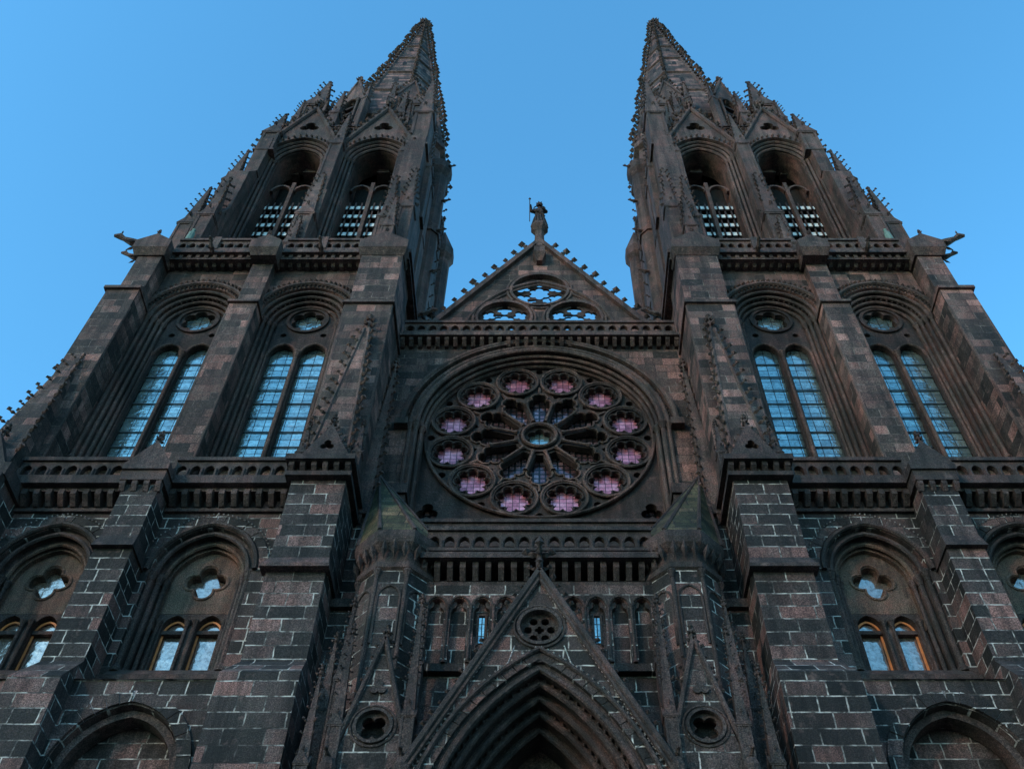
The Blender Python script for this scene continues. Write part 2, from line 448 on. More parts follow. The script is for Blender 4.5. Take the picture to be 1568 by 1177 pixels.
    lw.frust(9.9,11.0,-2.6,-0.9,14.1,9.98,10.92,-1.85,-0.9,15.0)
    cl.frust(9.93,10.97,-2.0,-0.9,18.3,9.98,10.92,-1.85,-0.9,18.75)
    cl.box(9.88,11.02,-2.0,-0.9,20.6,20.95); corbels(cl, 9.98,10.92,-1.98,-1.8,20.3,20.62,0.3)
    cl.box(9.84,11.06,-2.06,-0.6,20.96,21.2)
    cl.panel([(9.84,21.2),(11.06,21.2),(10.45,22.1)], [], -2.04, -0.5)
    cl.finial(10.45,-1.95,22.05,0.5)
    # inner lower corner buttress
    lw.box(5.0,6.4,-2.25,0.2,14.6,20.3)
    lw.box(4.85,6.5,-3.0,0.2,0,13.9)
    lw.frust(4.85,6.5,-3.0,0.2,13.9,5.0,6.4,-2.25,0.2,14.7)
    cl.frust(4.92,6.5,-2.45,0.2,17.3,5.0,6.4,-2.2,0.2,17.75)
    cl.box(4.9,6.52,-2.47,-2.1,17.2,17.3)
    cl.box(4.86,6.55,-2.45,0.2,20.3,20.45)
    corbels(cl, 4.98,6.45,-2.5,-2.2,20.45,20.75,0.3)
    lw.box(5.0,6.4,-2.25,0.2,20.45,20.8)
    cl.box(4.8,6.6,-2.6,0.2,20.76,20.95)
    cl.frust(4.8,6.6,-2.6,0.2,20.95,5.0,6.4,-2.3,0.2,21.2)
    cl.panel([(5.05,21.2),(6.35,21.2),(5.7,22.5)], [foil(5.7,21.62,0.2,3)], -2.3, -1.9)
    cl.crockets((5.05,-2.2,21.2),(5.7,-2.2,22.5),(-1,0,0.6),0.12,0.25)
    cl.crockets((6.35,-2.2,21.2),(5.7,-2.2,22.5),(1,0,0.6),0.12,0.25)
    cl.finial(5.7,-2.2,22.5,0.5)
    up.frust(5.15,6.25,-2.1,-0.7,21.2,5.62,5.78,-1.25,-0.8,28.6)
    for s_, xb in ((-1,5.15),(1,6.25)):
        cv.tube([(xb,-2.1,21.2),(5.7+s_*0.08,-1.25,28.6)],0.06,5)
        cv.crockets((xb,-2.1,21.6),(5.7+s_*0.08,-1.25,28.5),(s_,-0.7,0.3),0.24,0.5)
    cv.finial(5.7,-1.15,28.6,0.9)
    for s_, xb in ((-1,4.95),(1,6.45)):
        cl.pinnacle(xb,-1.9,20.9,0.14,21.6,22.9,0.09,0.3)
    # second, recessed pinnacle beside the rose
    lw.box(4.62,5.3,-0.6,1.2,0,20.6)
    cl.box(4.52,5.4,-0.75,1.2,20.6,20.95)
    corbels(cl,4.62,5.3,-0.72,-0.58,20.3,20.6,0.25)
    cv.frust(4.68,5.2,-0.5,0.4,20.95,4.9,5.0,0.55,0.65,28.6)
    cv.crockets((4.68,-0.5,21.6),(4.92,0.55,28.4),(-1,-0.6,0.3),0.2,0.5)
    cv.crockets((5.2,-0.5,21.6),(4.98,0.55,28.4),(1,-0.6,0.3),0.2,0.5)
    cv.finial(4.95,0.55,28.6,0.7)
    # outer lower buttress
    lw.box(14.0,15.6,-2.1,1.0,0,20.5)
    cl.box(13.9,15.8,-2.3,1.0,20.5,20.95)
    corbels(cl,14.0,15.7,-2.35,-2.1,20.2,20.5,0.3)
    cl.panel([(14.1,20.95),(15.5,20.95),(14.8,22.3)], [], -2.2, -1.8)
    cl.finial(14.8,-2.0,22.3,0.5)
    up.frust(14.2,15.4,-2.0,-0.7,20.95,14.75,14.85,-1.0,-0.85,27.6)
    cv.crockets((14.2,-2.0,21.5),(14.75,-1.0,27.5),(-1,-0.7,0.3),0.2,0.5)
    cv.crockets((15.4,-2.0,21.5),(14.85,-1.0,27.5),(1,-0.7,0.3),0.2,0.5)
    # outer spur with crocketed slope
    up.panel([(14.8,0),(18.6,0),(18.6,17.5),(16.95,24.2),(15.55,31.0),(15.3,32.6),(14.8,33)], [], 0.1, 1.5)
    cv.crockets((18.5,0.4,17.8),(16.95,0.4,24.2),(1,-0.2,0.5),0.3,0.55)
    cv.crockets((16.95,0.4,24.2),(15.6,0.4,31.0),(1,-0.2,0.4),0.3,0.55)
    # --- upper stage
    holes = [arch(x,31.3,1.68,1.78,0,14,23.6) for x in WX]
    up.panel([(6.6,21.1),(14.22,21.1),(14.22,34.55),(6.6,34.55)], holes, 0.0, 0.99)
    up.frust(6.5,14.2,-0.35,0.1,23.1,6.5,14.2,-0.02,0.1,23.5)
    for x in WX:
        roll(cv, arch(x,31.3,1.68,1.78,0.2,18), -0.06, 0.085)
        beads(cv, arch(x,31.3,1.68,1.78,0.38,18), -0.03, 0.15, 0.2)
        beads(cv, arch(x,31.3,1.68,1.78,0.06,18), -0.02, 0.1, 0.16)
        for k,(t0,t1,yy) in enumerate(((-0.14,0.0,0.12),(-0.28,-0.14,0.26),(-0.42,-0.28,0.40),(-0.55,-0.42,0.54))):
            cv.band(arch(x,31.3,1.68,1.78,t0,14,23.7),arch(x,31.3,1.68,1.78,t1,14,23.7),yy,0.95)
            roll(cv, arch(x,31.3,1.68,1.78,t0+0.0,14), yy-0.02, 0.055)
            for s_ in (-1,1):
                colonette(cv, x+s_*(1.68+t0+0.02), yy-0.04, 23.7, 31.35, 0.062)
        beads(cv, arch(x,31.3,1.68,1.78,-0.33,14), 0.33, 0.09, 0.2)
        # tracery
        hs = [foil(x,31.75,0.62,6,pi/6,5)]
        for s_ in (-1,1):
            hs.append(arch(x+s_*0.555,29.7,0.44,0.57,0,8,23.9))
        for s_ in (-1,1):
            hs.append(circ(x+s_*0.72,30.85,0.12,8))
        tr.panel(arch(x,31.3,1.68,1.78,-0.53,14,23.6), hs, 0.62, 0.8)
        ring(tr, x,31.75,0.66,0.78,0.54,0.66,28)
        for s_ in (-1,1):
            roll(cv, arch(x+s_*0.555,29.7,0.48,0.61,0,8), 0.6, 0.05)
            colonette(cv, x+s_*1.07, 0.6, 23.8, 29.75, 0.045)
        colonette(cv, x, 0.56, 23.8, 29.75, 0.07)
        gl.box(x-1.14,x+1.14,0.84,0.87,23.7,33.0)
        for s_ in (-1,1):
            cx = x+s_*0.555
            for k in range(8):
                z = 24.3+k*0.72
                ir.box(cx-0.44,cx+0.44,0.79,0.82,z,z+0.025)
        up.frust(x-1.68,x+1.68,-0.05,0.8,23.3,x-1.68,x+1.68,0.5,0.8,23.95)
    # buttresses of upper stage
    up.box(5.1,6.75,-1.0,1.2,21.2,30.6); up.frust(5.1,6.75,-1.02,1.2,30.6,5.12,6.72,-0.8,1.2,31.0)
    up.box(5.14,6.7,-0.78,1.2,31.0,34.4)
    cv.box(5.02,6.82,-1.1,1.2,30.45,30.6)
    up.box(10.0,10.98,-0.62,0.1,21.2,31.2); up.frust(10.0,10.98,-0.64,0.1,31.2,10.07,10.9,-0.4,0.1,31.7)
    cv.box(9.94,11.04,-0.72,0.1,31.08,31.2)
    up.box(10.09,10.88,-0.4,0.1,31.7,34.4)
    up.box(14.2,15.35,-0.95,1.2,21.2,31.6); up.frust(14.2,15.35,-0.97,1.2,31.6,14.25,15.2,-0.75,1.2,32.0)
    cv.box(14.15,15.45,-1.05,1.2,31.45,31.6)
    up.box(14.25,15.15,-0.73,1.2,32.0,34.4)
    for xx,yy in ((5.12,-0.95),(6.73,-0.95),(10.02,-0.58),(10.96,-0.58),(14.22,-0.9),(15.3,-0.9)):
        cv.tube([(xx,yy,21.4),(xx,yy,30.4)],0.06,6)
    # cornice + balustrade
    cv.box(5.0,15.25,-0.42,14.3,34.42,34.62)
    corbels(cv,5.3,15.0,-0.5,-0.02,34.2,34.62,0.32)
    cv.box(4.9,15.4,-0.62,14.4,34.63,34.86)
    cv.box(4.95,15.35,-0.5,14.3,34.3,34.38)
    for a,b_ in ((6.9,9.8),(11.05,14.0)):
        balustrade(cv,a,b_,-0.56,34.86,35.66,0.36)
        m_ = (a+b_)/2
        cv.box(m_-0.13,m_+0.13,-0.66,-0.3,34.86,35.72)
        gargoyle(cv,(m_,-0.6,34.7),(0,-1,0.05),0.6)
    for xa,xb in ((5.0,6.85),(9.85,11.0),(14.05,15.4)):
        cv.box(xa,xb,-1.0,-0.1,34.4,34.9)
        cv.frust(xa+0.1,xb-0.1,-0.8,-0.1,34.1,xa,xb,-1.0,-0.1,34.4)
        cv.panel([(xa,34.9),(xb,34.9),((xa+xb)/2,34.9+(xb-xa)*0.36)],[],-1.0,-0.4)
        cv.finial((xa+xb)/2,-0.95,34.9+(xb-xa)*0.35,0.35)
    up.box(4.95,5.4,3.6,4.8,21.2,34.4)
    up.box(4.95,5.4,8.6,9.6,21.2,34.4)
    gargoyle(cv,(15.3,-0.7,35.0),(1,-0.25,0.1),1.1)
    gargoyle(cv,(15.3,-0.4,34.5),(1,-0.1,0.25),0.8)
    gargoyle(cv,(5.0,2.5,34.9),(-1,-0.2,0.05),0.9)
    # --- BELFRY
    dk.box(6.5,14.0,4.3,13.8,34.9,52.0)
    BX = (8.42,12.42)
    holes = [arch(x,49.0,1.12,1.55,0,10,37.2) for x in BX]
    cv.panel([(6.6,34.9),(14.1,34.9),(14.1,52.4),(6.6,52.4)], holes, 2.6, 3.9)
    for x in BX:
        for k,(t0,yy) in enumerate(((0.1,2.5),(0.26,2.38),(0.42,2.26),(0.58,2.14))):
            roll(cv, arch(x,49.0,1.12,1.55,t0,12), yy, 0.085)
            for s_ in (-1,1):
                if s_*(x-10.42) > 0 and k == 3: continue
                colonette(cv, x+s_*(1.12+t0), yy, 36.0, 49.1, 0.075)
        cv.band(arch(x,49.0,1.12,1.55,0.5,12), arch(x,49.0,1.12,1.55,0.74,12), 2.02, 2.65)
        beads(cv, arch(x,49.0,1.12,1.55,0.62,14), 2.0, 0.16, 0.32)
        ga = 54.8
        cv.panel([(x-1.95,50.0),(x-1.6,49.9)]+[(p[0],p[1]) for p in arch(x,49.0,1.12,1.55,0.7,12) if p[1] > 50.0]+[(x+1.6,49.9),(x+1.95,50.0),(x,ga)],
                 [foil(x,52.5,0.55,3,pi/2,6)], 2.1, 2.55)
        for s_ in (-1,1):
            cv.tube([(x+s_*2.0,2.05,50.0),(x,2.05,ga+0.1)],0.13,6)
            cv.crockets((x+s_*2.0,2.1,50.1),(x+s_*0.1,2.1,ga),(s_,0,0.5),0.36,0.62)
            cv.crockets((x+s_*2.0,2.1,50.1),(x+s_*0.1,2.1,ga),(0,-1,0.4),0.24,0.62)
        cv.finial(x,2.1,ga,1.2)
        cv.box(x-0.09,x+0.09,2.95,3.2,37.2,47.6)
        for s_ in (-1,1):
            cv.band(arch(x+s_*0.56,46.8,0.42,0.55,0,6),arch(x+s_*0.56,46.8,0.42,0.55,0.12,6),3.0,3.2)
        for k in range(10):
            z = 37.4+k*0.86
            for s_ in (-1,1):
                cx = x+s_*0.6
                w = 0.47
                lv.frust(cx-w,cx+w,3.14,3.18,z,cx-w,cx+w,3.18,3.22,z+0.36)
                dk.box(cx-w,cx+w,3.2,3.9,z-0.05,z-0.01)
                for q in (-0.3,0.0,0.3):
                    tr.box(cx+q-0.035,cx+q+0.035,3.06,3.12,z-0.12,z+0.5)
        tr.box(x-1.1,x+1.1,3.02,3.1,37.2,38.0)
    # mid pinnacled buttress
    cv.box(9.98,10.86,1.5,2.7,35,44); cv.frust(9.98,10.86,1.5,2.7,44,10.1,10.75,2.1,2.7,45.2)
    cv.pinnacle(10.42,1.55,35.0,0.4,41.0,45.6,0.24,0.5)
    cv.pinnacle(10.42,1.95,41.5,0.34,49.3,53.6,0.22,0.5)
    cv.pinnacle(10.42,0.95,35.0,0.26,37.6,40.2,0.16,0.35)
    # corner piers, inner front
    cv.box(5.75,7.0,1.3,3.6,35,44.5); cv.frust(5.75,7.0,1.3,3.6,44.5,5.95,6.95,1.9,3.6,45.6)
    cv.box(5.95,6.95,1.9,3.6,45.6,51.0)
    cv.pinnacle(5.95,1.4,35,0.32,41.5,45.8,0.22,0.5); cv.pinnacle(6.75,1.2,35,0.32,40.2,44.6,0.22,0.5)
    cv.pinnacle(6.35,0.6,35,0.28,38.4,41.4,0.18,0.4)
    cv.pinnacle(6.4,2.5,50,0.5,54.2,60.0,0.26,0.6)
    cv.pinnacle(5.95,3.3,44,0.3,49.5,53.5,0.2,0.5)
    cv.pinnacle(7.0,2.2,44,0.24,49.2,52.8,0.18,0.45)
    for x_,z_ in ((6.35,36.9),(14.3,37.2)):
        vd.tube([(x_,0.28,z_-0.5),(x_,0.26,z_),(x_,0.27,z_+0.45),(x_,0.28,z_+0.6),(x_,0.28,z_+0.75)],[0.17,0.14,0.12,0.05,0.08],8)
    # outer front pier, stepping in
    cv.box(13.95,15.3,0.9,3.6,35,40.6); cv.frust(13.95,15.3,0.9,3.6,40.6,13.95,15.0,1.3,3.6,41.8)
    cv.box(13.95,14.95,1.3,3.6,41.8,45.5); cv.frust(13.95,14.95,1.3,3.6,45.5,13.95,14.6,1.8,3.6,46.6)
    cv.box(13.9,14.55,1.8,3.6,46.6,50.5)
    cv.pinnacle(15.25,1.2,35,0.33,39.6,43.4,0.24,0.5)
    cv.pinnacle(14.3,0.8,35,0.33,39.6,43.6,0.24,0.5)
    cv.pinnacle(14.9,1.9,41,0.32,45.2,48.8,0.22,0.5)
    cv.pinnacle(14.15,2.3,49,0.46,51.2,54.4,0.24,0.5)
    cv.crockets((15.6,1.5,36),(15.1,1.8,44.5),(1,0,0.4),0.26,0.7)
    cv.crockets((15.0,1.8,45),(14.5,2.0,51.5),(1,0,0.4),0.26,0.7)
    cv.box(6.2,6.7,3.6,13.9,35,51.0); cv.box(13.9,14.6,3.6,13.9,35,51.0)
    for yy in (5.5,9.5,13):
        cv.box(5.95,6.3,yy-0.5,yy+0.5,35,47); cv.frust(5.95,6.3,yy-0.5,yy+0.5,47,6.1,6.3,yy-0.3,yy+0.3,48.5)
        cv.pinnacle(6.3,yy,46,0.34,51.5,55.0,0.2,0.5)
    # inner rear stair turret
    cv.lathe(6.1,7.0,[(0.6,35),(0.6,41),(0.7,41),(0.7,41.3),(0.6,41.4),(0.6,49),(0.7,49),(0.7,49.3),(0.58,49.5),(0.58,56),(0.82,56.6),(0.82,57.4),(0.5,57.6),(0.42,57.9)],8,pi/8)
    cv.lathe(6.3,12.8,[(0.65,35),(0.65,47),(0.78,47.2),(0.78,47.6),(0.6,47.8),(0.6,56),(0.82,56.5),(0.82,57.3),(0.05,60)],8,pi/8)
    for zz in (41.2,45,49.2,52.6,57):
        gargoyle(cv,(5.6,6.6,zz),(-1,-0.1,0),0.55)
    cv.crockets((5.5,7.0,36),(5.5,7.0,56),(-1,-0.3,0.3),0.2,1.1)
    cv.box(6.3,14.3,2.4,14,52.3,52.6)
    balustrade(cv,6.6,14.1,2.45,52.6,53.4,0.5)
    # --- drum + spire
    cx, cy = 10.0, 8.6; TZ = 88.2
    cv.lathe(cx,cy,[(4.0,50.5),(4.0,60.2),(4.3,60.4),(4.3,60.9),(4.1,61.2)],8,pi/8)
    up.lathe(cx,cy,[(4.05,61.0),(0.16,TZ)],8,pi/8)
    for k in range(8):
        a = pi/8+k*pi/4
        dx, dy = math.cos(a), math.sin(a)
        p0 = (cx+4.05*dx, cy+4.05*dy, 61.0); p1 = (cx+0.16*dx, cy+0.16*dy, TZ)
        cv.tube([p0,p1],[0.17,0.09],6)
        cv.crockets(p0,p1,(dx,dy,0.35),0.5,0.85)
    for z in (66.5,71.5,76.0,80.0,84.0):
        r = 4.05-(z-61)*(3.89/(TZ-61))
        cv.lathe(cx,cy,[(r+0.02,z-0.1),(r+0.14,z),(r+0.1,z+0.18),(r-0.05,z+0.25)],8,pi/8)
    cv.lathe(cx,cy,[(0.16,TZ-0.4),(0.42,TZ),(0.2,TZ+0.3),(0.14,TZ+0.8),(0.1,TZ+1.2)],8)
    cv.finial(cx,cy,TZ-0.3,2.3)
    for k in range(8):
        a = k*pi/4
        for z,h in ((69.0,1.0),(74.0,0.8),(78.5,0.6)):
            r = (4.05-(z+h*0.5-61)*(3.89/(TZ-61)))*math.cos(pi/8)
            old = dk.tf.copy()
            dk.tf = old @ Matrix.Translation((cx,cy,0)) @ Matrix.Rotation(a,4,'Z') @ Matrix.Translation((r,0,0)) @ Matrix.Rotation(pi/2,4,'Z')
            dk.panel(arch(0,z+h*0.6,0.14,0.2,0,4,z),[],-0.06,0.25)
            dk.tf = old
    for a_ in (-pi/2-0.42,-pi/2+0.42,pi/2-0.4,pi/2+0.4):
        for b,m in ((cv,0),(dk,1),(tr,2)):
            old = b.tf.copy()
            b.tf = old @ Matrix.Translation((cx,cy,0)) @ Matrix.Rotation(a_+pi/2,4,'Z') @ Matrix.Translation((0,-4.0,0))
            if m == 0:
                b.panel([(-0.85,53),(0.85,53),(0.85,62.2),(0,65.2),(-0.85,62.2)],[arch(0,61.3,0.5,0.75,0,6,55)],-0.5,0.1)
                for s_ in (-1,1):
                    b.tube([(s_*0.92,-0.5,62.1),(0,-0.5,65.3)],0.1,6)
                    b.crockets((s_*0.92,-0.45,62.2),(s_*0.05,-0.45,65.2),(s_,0,0.5),0.28,0.5)
                    colonette(b,s_*0.62,-0.6,55,61.4,0.08)
                b.panel([(-0.7,61.9),(0.7,61.9),(0,64.7)],[],0.1,2.6)
                b.finial(0,-0.45,65.1,1.0)
                b.pinnacle(-1.15,-0.45,53,0.2,61.0,63.8,0.18,0.4)
                b.pinnacle(1.15,-0.45,53,0.2,61.0,63.8,0.18,0.4)
                roll(b, arch(0,61.3,0.5,0.75,0.08,6), -0.52, 0.07)
            elif m == 1:
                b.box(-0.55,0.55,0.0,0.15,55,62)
            else:
                for k in range(7):
                    b.box(-0.5,0.5,-0.35,-0.1,55.5+k*0.95,55.75+k*0.95)
            b.tf = old
    for px,py,zt in ((13.75,4.6,65.0),(7.2,4.6,63.6),(13.75,12.6,65.0),(7.2,12.6,64.0)):
        cv.pinnacle(px,py,50,0.66,60.0,zt,0.3,0.65,0.0)
        for ddx,ddy in ((-0.7,-0.7),(0.7,-0.7),(0.7,0.7),(-0.7,0.7)):
            cv.pinnacle(px+ddx,py+ddy,50,0.2,57.6,60.4,0.18,0.4)
        cv.tube([(px,py,58),(cx+(px-cx)*0.55,cy+(py-cy)*0.55,62.5)],0.18,6)
    for px,py in ((12.2,3.9),(8.3,3.9)):
        cv.pinnacle(px,py,50,0.3,58.0,61.8,0.22,0.5)
tower(-1); tower(1)

# ------------------------------------------------------------------ CENTRAL BAY
def c(n, m):
    b = G('centre_'+n, m); return b
up = c('upper_wall', M_up); cv = c('carving', M_carv); tr = c('rose_tracery', M_trac); cl = c('lower_carving', M_carvlow)
lw = c('lower_wall', M_low); mo = c('mortar', M_mort); dk = c('shadow_stone', M_dark); ms = c('turret_roofs', M_moss)
rg = c('rose_glass', M_rose); rd = c('rose_dark_glass', M_rosed); gl = c('hub_glass', M_glass); bf = c('tympanum', M_buff)
RZ = 26.65
up.panel([(-5.3,18),(5.3,18),(5.3,31.25),(-5.3,31.25)], [arch(0,RZ,4.05,4.1,0,24,20.8)], 1.3, 2.3)
for t0,t1,yy in ((-0.0,0.16,1.2),(-0.12,0.02,1.42),(-0.22,-0.1,1.58)):
    cv.band(arch(0,RZ,4.05,4.1,t0,24,20.8),arch(0,RZ,4.05,4.1,t1,24,20.8),yy,2.2)
for t,yy,r in ((0.22,1.22,0.07),(0.0,1.2,0.09),(-0.12,1.4,0.07),(-0.22,1.56,0.07),(0.52,1.14,0.09)):
    roll(cv, arch(0,RZ,4.05,4.1,t,30), yy, r, 7)
cv.band(arch(0,RZ,4.05,4.1,0.4,26),arch(0,RZ,4.05,4.1,0.52,26),1.1,1.35)
beads(cv, arch(0,RZ,4.05,4.1,0.33,30), 1.26, 0.1, 0.18)
for s_ in (-1,1):
    for xx,yy in ((4.05,1.15),(3.9,1.38),(4.25,1.2)):
        colonette(cv, s_*xx, yy, 21.5, RZ, 0.075)
    cv.box(s_*4.55-0.22,s_*4.55+0.22,1.0,1.4,RZ-0.2,RZ+0.1)
    cl.box(s_*4.3-0.35,s_*4.3+0.35,0.7,1.5,22.9,23.3)
    cl.box(s_*4.3-0.3,s_*4.3+0.3,0.8,1.5,20,22.9)
holes = [foil(0,RZ,0.44,6,pi/2,6)]
def rot2(pts, a, cz):
    ca, sa = math.cos(a), math.sin(a)
    return [(x*ca-(z-cz)*sa, cz+x*sa+(z-cz)*ca) for x, z in pts]
petal = [(-0.12,RZ+0.84),(0.12,RZ+0.84)]
headR = [(0.36,RZ+1.62),(0.39,RZ+1.78),(0.33,RZ+1.90),(0.22,RZ+1.95),(0.27,RZ+2.06),(0.19,RZ+2.2),(0.0,RZ+2.28)]
petal += headR + [(-x,z) for x,z in reversed(headR[:-1])]
for k in range(12):
    a = 2*pi*k/12
    holes.append(rot2(petal, a, RZ))
    a2 = a+pi/12
    fx, fz = 3.02*math.cos(a2), RZ+3.02*math.sin(a2)
    holes.append(foil(fx,fz,0.55,8,a2,4,1.1))
    holes.append(circ(3.62*math.cos(a),RZ+3.62*math.sin(a),0.135,8))
    holes.append(circ(2.46*math.cos(a),RZ+2.46*math.sin(a),0.08,8))
    holes.append([(2.28*math.cos(a2+q),RZ+2.28*math.sin(a2+q)) if not r else (2.12*math.cos(a2+q),RZ+2.12*math.sin(a2+q)) for q,r in ((-0.06,0),(0.06,0),(0,1))])
for s_ in (-1,1):
    holes.append(foil(s_*3.45,23.2,0.36,3,pi/2,6))
tr.panel(arch(0,RZ,4.05,4.1,-0.2,30,22.0), holes, 1.84, 2.1)
ring(tr,0,RZ,0.5,0.62,1.7,1.9); ring(tr,0,RZ,0.68,0.76,1.76,1.9); ring(cv,0,RZ,3.76,3.84,1.72,1.9,60)
roll(cv, circ(0,RZ,3.8,64), 1.72, 0.06, 6, True)
roll(cv, circ(0,RZ,0.57,24), 1.7, 0.06, 6, True)
for k in range(12):
    a = 2*pi*k/12; a2 = a+pi/12
    fx, fz = 3.02*math.cos(a2), RZ+3.02*math.sin(a2)
    ring(tr,fx,fz,0.64,0.71,1.74,1.9,24)
    roll(cv, circ(fx,fz,0.73,24), 1.74, 0.045, 6, True)
    roll(tr, foil(fx,fz,0.60,8,a2,3,1.1), 1.80, 0.03, 5, True)
    for q in range(8):
        an = a2+q*pi/4+pi/8
        tr.octa((fx+0.56*math.cos(an),1.9,fz+0.56*math.sin(an)),(-math.cos(an),0,-math.sin(an)),0.24,0.05)
    d = (math.cos(a2),math.sin(a2))
    cv.tube([(d[0]*0.76,1.76,RZ+d[1]*0.76),(d[0]*0.9,1.76,RZ+d[1]*0.9),(d[0]*1.6,1.76,RZ+d[1]*1.6),(d[0]*1.72,1.76,RZ+d[1]*1.72)],[0.09,0.05,0.05,0.1],6)
    roll(cv, rot2([(x*1.1,RZ+(z-RZ)*1.015) for x,z in petal[2:]], a, RZ), 1.8, 0.04, 5)
    cv.tube([(math.cos(a)*2.3,1.8,RZ+math.sin(a)*2.3),(math.cos(a)*2.62,1.8,RZ+math.sin(a)*2.62)],0.05,5)
def disc(b, cx, cz, r, y, n=24):
    b.panel(circ(cx,cz,r,n), [], y, y+0.02)
for k in range(12):
    a2 = 2*pi*k/12+pi/12
    fx, fz = 3.02*math.cos(a2), RZ+3.02*math.sin(a2)
    disc(rg, fx, fz, 0.6, 2.04)
disc(gl, 0, RZ, 0.5, 2.04)
rd.panel(circ(0,RZ,3.95,48), [], 2.14, 2.17)
rd.panel([(-4,22),(4,22),(4,25),(-4,25)], [], 2.2, 2.23)
# small gallery at the foot of the rose
cl.box(-4.2,4.2,0.5,1.4,20.55,20.8)
balustrade(cl,-4.0,4.0,0.55,20.8,21.6,0.5,0.16,'foil')
lw.box(-4.6,4.6,0.55,1.35,17.5,20.55)
# cornice above rose
corbels(cv,-5.0,5.0,0.95,1.3,30.95,31.25,0.32)
cv.box(-5.1,5.1,0.86,2.3,31.25,31.43)
cv.box(-5.1,5.1,0.95,2.3,31.43,31.5)
balustrade(cv,-5.0,5.0,0.98,31.5,32.25,0.42)
# gable
ga = 40.7
RD = ((0,36.75,1.22,6),(-1.42,34.72,1.13,6),(1.42,34.72,1.13,6))
up.panel([(-5.2,31.6),(5.2,31.6),(5.2,32.3),(4.25,34.3),(0,ga),(-4.25,34.3),(-5.2,32.3)],
         [circ(x,z,R,36) for x,z,R,n in RD], 2.5, 2.85)
for (x,z,R,n) in RD:
    tr.panel(circ(x,z,R-0.02,36),[foil(x,z,R*0.38,6,pi/2,5)]+[foil(x+R*0.66*math.cos(pi/2+q*pi/3),z+R*0.66*math.sin(pi/2+q*pi/3),R*0.28,4,q*pi/3,4) for q in range(6)],2.62,2.7)
    ring(cv,x,z,R-0.08,R+0.03,2.38,2.6)
    roll(cv,circ(x,z,R+0.13,36),2.48,0.07,6,True)
roll(cv, arch(0,33.4,3.05,4.1,0,16), 2.46, 0.09)
roll(cv, arch(0,33.4,2.85,3.9,0,16), 2.46, 0.05)
for s_ in (-1,1):
    cv.panel([(s_*5.3,32.2),(s_*4.3,34.3),(0,ga+0.25),(0,ga-0.12),(s_*4.15,34.1),(s_*5.1,32.1)],[],2.3,3.1)
    cv.crockets((s_*5.0,2.6,32.9),(s_*4.3,2.6,34.35),(s_,0,0.7),0.36,0.6)
    cv.crockets((s_*4.3,2.6,34.4),(s_*0.25,2.6,ga),(s_,-0.1,0.75),0.42,0.72)
cv.lathe(0,2.6,[(0.32,ga-0.5),(0.32,ga+0.1),(0.24,ga+0.3),(0.22,ga+1.1),(0.3,ga+1.25),(0.42,ga+1.45),(0.42,ga+1.62)],8,pi/8)
cv.box(-0.24,0.24,2.1,2.4,ga-1.5,ga-0.9)
cv.frust(-0.12,0.12,2.25,2.5,ga-1.9,-0.28,0.28,2.0,2.5,ga-1.5)

# ---- portal storey
PW = -1.6
lw.box(-3.2,3.2,PW,0.6,0,17.5)
lw.box(3.2,5.2,-0.5,0.6,0,17.7); lw.box(-5.2,-3.2,-0.5,0.6,0,17.7)
corbels(cl,-2.75,2.75,-2.0,PW,17.35,17.75,0.3)
cl.box(-2.85,2.85,-2.15,0.6,17.75,17.93)
cl.box(-2.85,2.85,-2.0,0.6,17.93,18.02)
balustrade(cl,-2.75,2.75,-2.05,18.02,18.8,0.36)
cl.box(-2.8,2.8,-1.75,0.6,17.2,17.33)
hs = []
n = 10; p = 5.3/n
for i in range(n):
    x = -2.65+(i+0.5)*p
    hs.append(arch(x,16.6,p*0.36,p*0.42,0,6,15.0))
    roll(cl, arch(x,16.6,p*0.43,p*0.5,0,6), PW-0.2, 0.03, 5)
    for q in (-1,1):
        cl.panel([(x+q*p*0.37,16.8),(x+q*p*0.12,16.72),(x+q*p*0.16,16.6),(x+q*p*0.3,16.54),(x+q*p*0.37,16.4)],[],PW-0.12,PW)
    colonette(cl, x+p/2, PW-0.2, 15.0, 16.6, 0.03)
lw.panel([(-2.7,14.8),(2.7,14.8),(2.7,17.2),(-2.7,17.2)], hs, PW-0.18, PW)
for s_ in (-1,1):
    rdx = s_*1.325
    gl.box(rdx-0.06,rdx+0.06,PW-0.03,PW,15.65,16.35)
    cl.band([(rdx-0.07,15.6),(rdx-0.07,16.4),(rdx+0.07,16.4),(rdx+0.07,15.6)],[(rdx-0.12,15.55),(rdx-0.12,16.46),(rdx+0.12,16.46),(rdx+0.12,15.55)],PW-0.05,PW)
